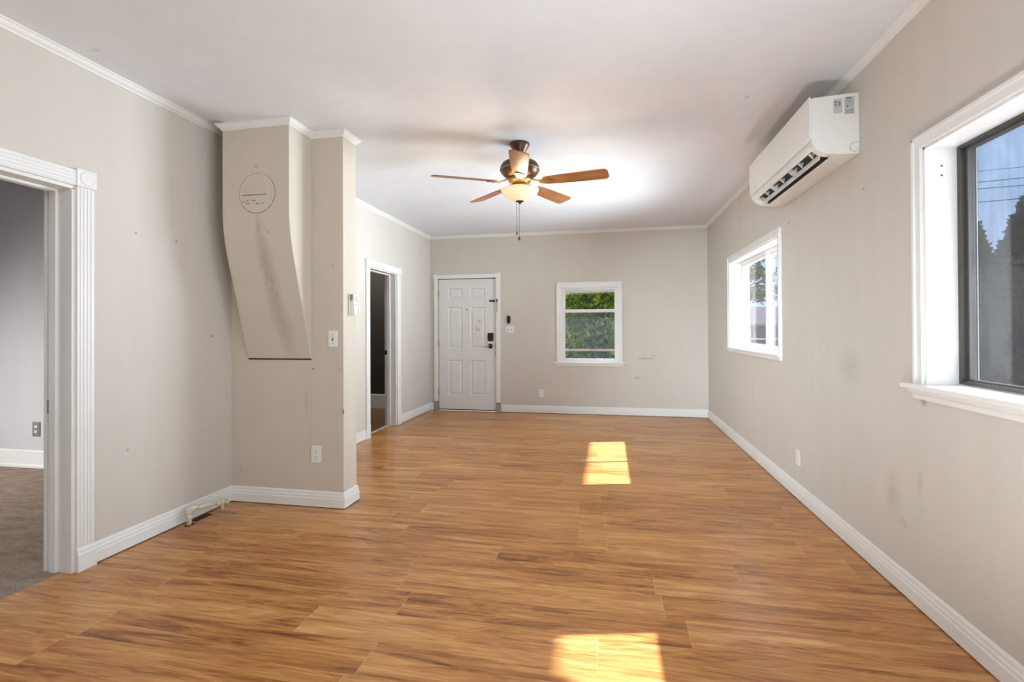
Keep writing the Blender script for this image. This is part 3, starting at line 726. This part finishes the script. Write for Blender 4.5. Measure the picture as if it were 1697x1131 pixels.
mb = MB().prism([P_(1.199, 2.160), P_(1.189, 2.203), P_(1.151, 2.222), P_(1.122, 2.204), P_(1.13, 2.202), P_(1.152, 2.2185), P_(1.186, 2.200), P_(1.196, 2.160)], AY0 + .063, AY1 - .063, 'y')
mb.build('outlet_duct', MDKGREY, ac)
# open flap and vanes
mb = MB().prism([P_(1.148, 2.150), P_(1.153, 2.150), P_(1.160, 2.185), P_(1.157, 2.187)], AY0 + .070, AY1 - .070, 'y')
mb.build('louver_flap', MACW, ac, .001)
for k in range(7):
    y = AY0 + .115 + k * .158
    mb = MB().loft([[(x - XR, y + dy, z - 2.15) for x, z, dy in ((1.112, 2.196, 0), (1.148, 2.180, .03), (1.155, 2.215, .03), (1.122, 2.204, 0))], [(x - XR, y + dy + .006, z - 2.15) for x, z, dy in ((1.112, 2.196, 0), (1.148, 2.180, .03), (1.155, 2.215, .03), (1.122, 2.204, 0))]])
    mb.build('vane', MACW, ac)
for k in (1, 2):
    y = AY0 + .062 + k * (AY1 - AY0 - .124) / 3
    MB().prism([P_(1.104, 2.192), P_(1.150, 2.160), P_(1.155, 2.22), P_(1.118, 2.206)], y - .009, y + .009, 'y').build('duct_divider', MGREY, ac)
def ac_end(x0, x1, z0, z1, d0=.0012, d1=0.0): return (x0 - XR, x1 - XR, AY0 - d0, AY0 - d1, z0 - 2.15, z1 - 2.15)
st = B(*ac_end(1.195, 1.238, 2.375, 2.452)).build('barcode_sticker', MGREY, ac)
mb = MB()
for x0 in (1.201, 1.218):
    for k in range(5):
        z = 2.412 + k * .006
        mb.box(*ac_end(x0, x0 + .011, z, z + (.004 if k % 2 else .0028), .0017, .001))
mb.build('printed_bars', MINK, st)
st = B(*ac_end(1.248, 1.296, 2.366, 2.459)).build('rating_sticker', MGREY, ac)
mb = MB(); mb.box(*ac_end(1.258, 1.280, 2.449, 2.455, .0017, .001)).box(*ac_end(1.258, 1.267, 2.404, 2.412, .0017, .001)).box(*ac_end(1.274, 1.28, 2.407, 2.410, .0017, .001))
for k in range(5): mb.box(*ac_end(1.252, 1.292, 2.371 + k * .005, 2.3722 + k * .005, .0017, .001))
for k in range(5): mb.box(*ac_end(1.252, 1.292, 2.418 + k * .006, 2.419 + k * .006, .0017, .001))
mb.build('printed_lines', MINK, st)
mb = MB()
for a0, a1 in ((95, 150), (165, 235), (60, 80), (250, 275)):
    pts = [(1.300 - XR + .026 * math.cos(math.radians(a0 + (a1 - a0) * i / 8)), AY0 - .0005, 2.187 - 2.15 + .026 * math.sin(math.radians(a0 + (a1 - a0) * i / 8))) for i in range(9)]
    mb.tube(pts, .0012, 6)
pts = [(1.315 - XR + .007 * math.cos(math.radians(90 + 20 * i)), AY0 - .0005, 2.173 - 2.15 + .007 * math.sin(math.radians(90 + 20 * i))) for i in range(10)]
mb.tube(pts, .0008, 6)
mb.build('pipe_knockout', MPLATE, ac)
# small oval mark under the near end
MB().lathe([(.007, -.001), (.007, .001)], 16, (1.185 - XR, AY0 + .036, 2.1578 - 2.15), 'z', False).build('screw_cap', MGREY, ac)

# ------------------------------------------------------------------ ceiling fan
FX, FY = -.654, 3.654
fan = thing('ceiling_fan', 'bronze five blade ceiling fan with lit frosted bowl light and pull chains', 'ceiling fan', (FX, FY, H))
MB().lathe([(.074, 0), (.076, -.004), (.076, -.010), (.070, -.022), (.052, -.050), (.040, -.072), (.036, -.078), (.018, -.080)], 36).build('canopy', MBRONZE, fan)
MB().lathe([(.014, -.070), (.014, -.150)], 16).build('downrod', MBRONZE, fan)
MB().lathe([(.018, -.092), (.032, -.098), (.034, -.12), (.05, -.130), (.090, -.136), (.130, -.150), (.147, -.178), (.149, -.198), (.144, -.206), (.140, -.222), (.122, -.243), (.098, -.256), (.075, -.262)], 44).build('motor_housing', MBRONZE, fan)
MB().lathe([(.150, -.196), (.151, -.201), (.150, -.206), (.145, -.206)], 44).build('housing_band', MBRONZEL, fan)
MB().lathe([(.085, -.262), (.085, -.286), (.060, -.290), (.058, -.318), (.075, -.322), (.075, -.328), (.03, -.329)], 32).build('switch_housing', MBRONZEL, fan)
bowl_z = -.438
prof = [(.022, 0.0), (.05, .006), (.082, .022), (.110, .046), (.130, .072), (.141, .097), (.144, .108), (.140, .112), (.134, .106), (.126, .075), (.106, .050), (.080, .027), (.05, .011), (.022, .006)]
prof = [(r, z * .80) for r, z in prof]
bo = MB().lathe(prof, 48, cap=False).build('light_bowl', MBOWL, fan); bo.location = (0, 0, bowl_z)
MB().lathe([(.001, -.018), (.008, -.017), (.011, -.008), (.018, -.006), (.032, .0), (.034, .006), (.020, .010), (.006, .012)], 28, (0, 0, bowl_z)).build('finial', MBRONZE, fan)
MB().lathe([(.005, bowl_z), (.005, -.325)], 10).build('centre_rod', MBRONZEL, fan)
BZ = -.298; BP = math.radians(-13)
def blade_mesh():
    mb = MB(); x0, x1 = .185, .665; n = 26; top = []; 
    pts = []
    for i in range(n + 1):
        t_ = i / n; x = x0 + (x1 - x0) * t_
        hw = .050 + .017 * math.sin(min(1, t_ * 1.1) * PI / 2)
        dend = (x1 - x); 
        if dend < .028: hw -= (.028 - math.sqrt(max(0, .028 ** 2 - (.028 - dend) ** 2)))
        dst = x - x0
        if dst < .02: hw -= .5 * (.02 - dst)
        pts.append((x, hw))
    outline = [(x, -h) for x, h in pts] + [(x, h) for x, h in reversed(pts)]
    def tw(x, y, z): return (x, y * math.cos(BP) - z * math.sin(BP), y * math.sin(BP) + z * math.cos(BP))
    mb.loft([[tw(x, y, -.0035) for x, y in outline], [tw(x, y, .0035) for x, y in outline]])
    return mb
def iron_mesh():
    mb = MB()
    def tw(x, y, z): return (x, y * math.cos(BP) - z * math.sin(BP), y * math.sin(BP) + z * math.cos(BP))
    ol = [(.155, -.016), (.185, -.030), (.225, -.036), (.250, -.026), (.262, 0), (.250, .026), (.225, .036), (.185, .030), (.155, .016)]
    mb.loft([[tw(x, y, -.010) for x, y in ol], [tw(x, y, -.0036) for x, y in ol]])
    mb.loft([[(.075, -.014, .026), (.075, .014, .026), (.075, .014, .034), (.075, -.014, .034)], [(.115, -.012, .008), (.115, .012, .008), (.115, .012, .016), (.115, -.012, .016)], [tw(.165, -.016, -.010), tw(.165, .016, -.010), tw(.165, .016, -.002), tw(.165, -.016, -.002)]])
    for x, y in ((.20, -.018), (.20, .018), (.24, 0)): mb.lathe([(.005, -.0125), (.005, -.009)], 8, tw(x, y, 0), 'z', False)
    return mb
b0 = blade_mesh().build('blade', MBLADE, fan, .0015); b0.location = (0, 0, BZ)
i0 = iron_mesh().build('blade_iron', MBRONZEL, b0)
for k in range(5):
    a_ = math.radians(-8.3 + 72 * k)
    if k == 0: b0.rotation_euler = (0, 0, a_)
    else:
        b = b0.copy(); C.objects.link(b); b.rotation_euler = (0, 0, a_)
        i_ = i0.copy(); C.objects.link(i_); i_.parent = b
for dx, dy, ln, r in ((-.018, -.03, .262, .006), (.002, -.045, .305, .009)):
    ch = MB().tube([(dx, dy, bowl_z + .02), (dx, dy, bowl_z + .02 - ln)], .0016, 8).build('pull_chain', MALUD, fan)
    z = bowl_z + .02 - ln
    MB().lathe([(.001, .012), (r * .6, .008), (r, -.004), (r * .8, -.014), (.001, -.018)], 14, (dx, dy, z)).build('chain_fob', MBRONZE, ch)
lp = lamp('fan_light', 'POINT', 17, (1.0, .78, .48), (FX, FY, H + bowl_z + .07), shadow_soft_size=.035)

# ------------------------------------------------------------------ outside: ground, roof overhang
GZ = -.55
struct(B(-12, 60, -12, 70, GZ - .1, GZ).build('ground', MGROUND), 'pale gravel ground outside the windows', 'ground')
eave = thing('roof_overhang', 'deep roof overhang outside above the right wall windows', 'roof', (2.2, 3, 2.9))
EX = 3.05
ze = .89 * (EX + .188)
mb = MB().prism([(XR + .2, 3.4), (EX, ze), (EX, ze + .15), (XR + .2, 3.6)], -2.5, 8.5, 'y'); under(mb.build('soffit', MEAVE), eave)
under(B(EX - .12, EX, -2.5, 2.49, ze - .07, ze + .02).build('gutter', MEAVE, None, .02), eave)
under(B(XR - .2, XR + .25, -2.5, 8.5, 2.9, 3.6).build('upper_wall', MEAVE), eave)

# ------------------------------------------------------------------ outside: foliage
def foliage(rad, hgt, n, leaf, rng, shape='cypress'):
    """small sprays scattered over a tapering crown; returns (leaves, core)"""
    mb = MB()
    for _ in range(n):
        t_ = rng.random() ** 0.9
        r = rad * prof_r(t_, shape)
        a_ = rng.random() * 2 * PI
        lump = 1 + .20 * mnoise.noise(Vector((math.cos(a_) * 2.2, math.sin(a_) * 2.2, t_ * hgt * 1.6)))
        rr = r * lump * (0.80 + .24 * rng.random())
        c_ = Vector((rr * math.cos(a_), rr * math.sin(a_), t_ * hgt))
        d = Vector((math.cos(a_) * .7 + rng.gauss(0, .35), math.sin(a_) * .7 + rng.gauss(0, .35), .65 + rng.gauss(0, .4))).normalized()
        s_ = d.cross(Vector((rng.gauss(0, 1), rng.gauss(0, 1), rng.gauss(0, 1)))).normalized()
        L = leaf * (.6 + .8 * rng.random()); W = L * .38
        mb.add([c_ - s_ * W * .3, c_ + d * L * .5 - s_ * W, c_ + d * L, c_ + d * L * .5 + s_ * W, c_ + s_ * W * .3], [(0, 1, 2, 3, 4)])
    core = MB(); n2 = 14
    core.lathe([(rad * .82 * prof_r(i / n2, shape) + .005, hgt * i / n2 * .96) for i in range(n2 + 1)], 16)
    return mb, core
def prof_r(t_, shape):
    if shape == 'cypress': return max(.02, (1 - t_ ** 2.2) * (0.72 + .28 * math.sin(min(1, t_ * 3) * PI / 2)))
    return max(.03, (1 - t_) ** .7 * (0.75 + .25 * min(1, t_ * 4)))
rng = random.Random(3)
def conifer(name, rad, hgt, n, leaf, mat, loc, label, group, shape='cypress'):
    t = thing(name, label, 'tree', loc, group)
    f, c_ = foliage(rad, hgt - .15, n, leaf, rng, shape)
    fo = f.build('foliage', mat, t); fo.location = (0, 0, .15)
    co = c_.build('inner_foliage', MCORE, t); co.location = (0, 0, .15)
    MB().tube([(0, 0, -.05), (0, 0, hgt * .5)], [.07, .04], 8).build('trunk', MBARK, t)
    return t
h0 = conifer('hedge_shrub', .62, 4.0, 9000, .085, MLEAF, (-.95, 9.75, GZ), 'dense green hedge shrub behind the back window, left in its pane', 'hedge beyond the back window')
hl = ['dense green hedge shrub behind the back window, middle of its pane', 'sunlit yellow green hedge shrub behind the back window, right in its pane', 'hedge shrub left of the back window view', 'hedge shrub right of the back window view']
for (x, y, rz, sc), lab in zip([(-.22, 9.95, 1.7, 1.05), (.50, 9.65, 3.9, .97), (-1.75, 9.8, 2.6, 1.0), (1.30, 9.9, 5.0, 1.03)], hl):
    c_ = copy_tree(h0); c_.location = (x, y, GZ); c_.rotation_euler = (0, 0, rz); c_.scale = (sc, sc, sc); c_['label'] = lab
k0 = conifer('cypress_tree', .62, 3.16, 7000, .10, MLEAFD, (4.975, 8.0, GZ), 'narrow pointed cypress at the left edge of the near window view', 'cypress trees outside the near window', 'cone')
for (x, y, rz, sx_, sz_), lab in zip([(4.78, 6.6, 2.0, 1.25, 1.02), (4.75, 5.55, 4.0, 1.2, 1.13), (4.7, 4.6, 1.0, 1.2, 1.1), (4.8, 3.5, 3.0, 1.2, 1.1)],
        ['broad dark cypress filling the right of the near window view', 'tall cypress behind the dusty near window at the photo edge', 'cypress further right outside the near window', 'cypress furthest right outside the near window']):
    c_ = copy_tree(k0); c_.location = (x, y, GZ); c_.rotation_euler = (0, 0, rz); c_.scale = (sx_, sx_, sz_); c_['label'] = lab

# spreading tree seen in the far side window
tr = thing('pine_tree', 'spreading pine tree seen through the far sliding window', 'tree', (4.1, 17.0, GZ))
mb = MB().tube([(0, 0, 0), (.05, .02, 1.5), (-.02, .05, 3.2), (.03, 0, 5.2)], [.16, .13, .10, .04], 10)
lm = MB()
for k in range(46):
    z = 2.55 + 2.9 * rng.random(); a_ = rng.random() * 2 * PI; L = (1.45 - .22 * (z - 2.5)) * (.6 + .5 * rng.random())
    tip = Vector((math.cos(a_) * L, math.sin(a_) * L, z + .12 - .25 * rng.random()))
    mb.tube([(0, 0, z - .1), tuple(tip * .5 + Vector((0, 0, (z + .1) * .5))), tuple(tip)], [.03, .02, .008], 6)
    for _ in range(95):
        t_ = .25 + .8 * rng.random()
        c_ = Vector((tip.x * t_ + rng.gauss(0, .10), tip.y * t_ + rng.gauss(0, .10), z + (tip.z - z) * t_ + rng.gauss(0, .10) - .05))
        d = Vector((rng.gauss(0, 1), rng.gauss(0, 1), rng.gauss(.2, .8))).normalized(); s_ = d.orthogonal().normalized()
        l_ = .16 * (.6 + .7 * rng.random()); w_ = l_ * .28
        lm.add([c_, c_ + d * l_ * .5 - s_ * w_, c_ + d * l_, c_ + d * l_ * .5 + s_ * w_], [(0, 1, 2, 3)])
mb.build('trunk', MBARK, tr); lm.build('foliage', MLEAFP, tr)

# neighbour house, hill, cables, rope
nb = thing('neighbor_house', 'low grey neighbouring house with shingle roof seen through the far sliding window', 'house', (8.5, 31, GZ))
B(-7, 7, 0, 6, 0, 1.97).build('siding_wall', MSIDE, nb)
MB().prism([(-.5, 1.93), (3, 3.02), (6.5, 1.93), (6.5, 2.02), (3, 3.12), (-.5, 2.02)], -7.3, 7.3, 'x').build('roof', MROOF, nb)
B(-7.3, 7.3, -.54, -.49, 1.86, 2.02).build('fascia', MFASC, nb)
B(-.95, -.35, -.04, .02, .3, 1.8).build('pale_door', MSIDEL, nb)
B(-1.45, -1.05, -.04, .02, .9, 1.7).build('house_window', MDKGREY, nb)
hm = MB(); nx = 40
rows_ = []
for i in range(nx + 1):
    x = -30 + 130 * i / nx
    h_ = 4.2 + .35 * mnoise.noise(Vector((x * .08, 3, 0))) + .12 * mnoise.noise(Vector((x * .9, 1, 0)))
    rows_.append([(x, 84, GZ), (x, 86, h_ * .75), (x, 90, h_), (x, 98, h_ * .8), (x, 104, GZ)])
hm.loft(rows_, True, True, True)
tag(hm.build('wooded_hill', MHILL), 'distant bluish wooded hill above the neighbouring roof', 'hill')
for (za, zb), lab in zip([(5.142, 4.74), (4.857, 4.501), (4.69, 4.335), (4.353, 4.049)], ['topmost thin power cable across the sky of the near window', 'second power cable from the top outside the near window', 'third power cable from the top outside the near window', 'lowest power cable outside the near window, just above the cypress tops']):
    sl = (za - zb) / 1.63
    pts = [(9, 12.8 + d, zb + sl * d) for d in (-14, -7, 0, 1.65, 6, 12)]
    tag(MB().tube(pts, .011 if za != 5.142 else .007, 6).build('power_cable', MWIRE), lab, 'cable', 'power cables outside the near window')
tag(MB().tube([(9, 24, 2.74), (9, 29, 2.80), (9, 31, 2.825), (9, 40, 2.9)], .012, 6).build('power_cable', MWIRE), 'single thin cable crossing the sky of the far sliding window', 'cable', 'power cables outside the far window')
rp = []
for i in range(15):
    t_ = i / 14; rp.append((1.9 + 1.4 * t_, 9.0, 1.035 + .012 * math.sin(t_ * 9) + .02 * (t_ - .5)))
rope = thing('garden_rope', 'pale rope strung outside the far sliding window between two posts', 'rope', (2.6, 9.0, GZ))
under(MB().tube(rp, .008, 8).build('cord', MROPE), rope)
for x in (1.9, 3.3): under(MB().tube([(x, 9.0, GZ), (x, 9.0, 1.06)], .02, 8).build('post', MRAW), rope)
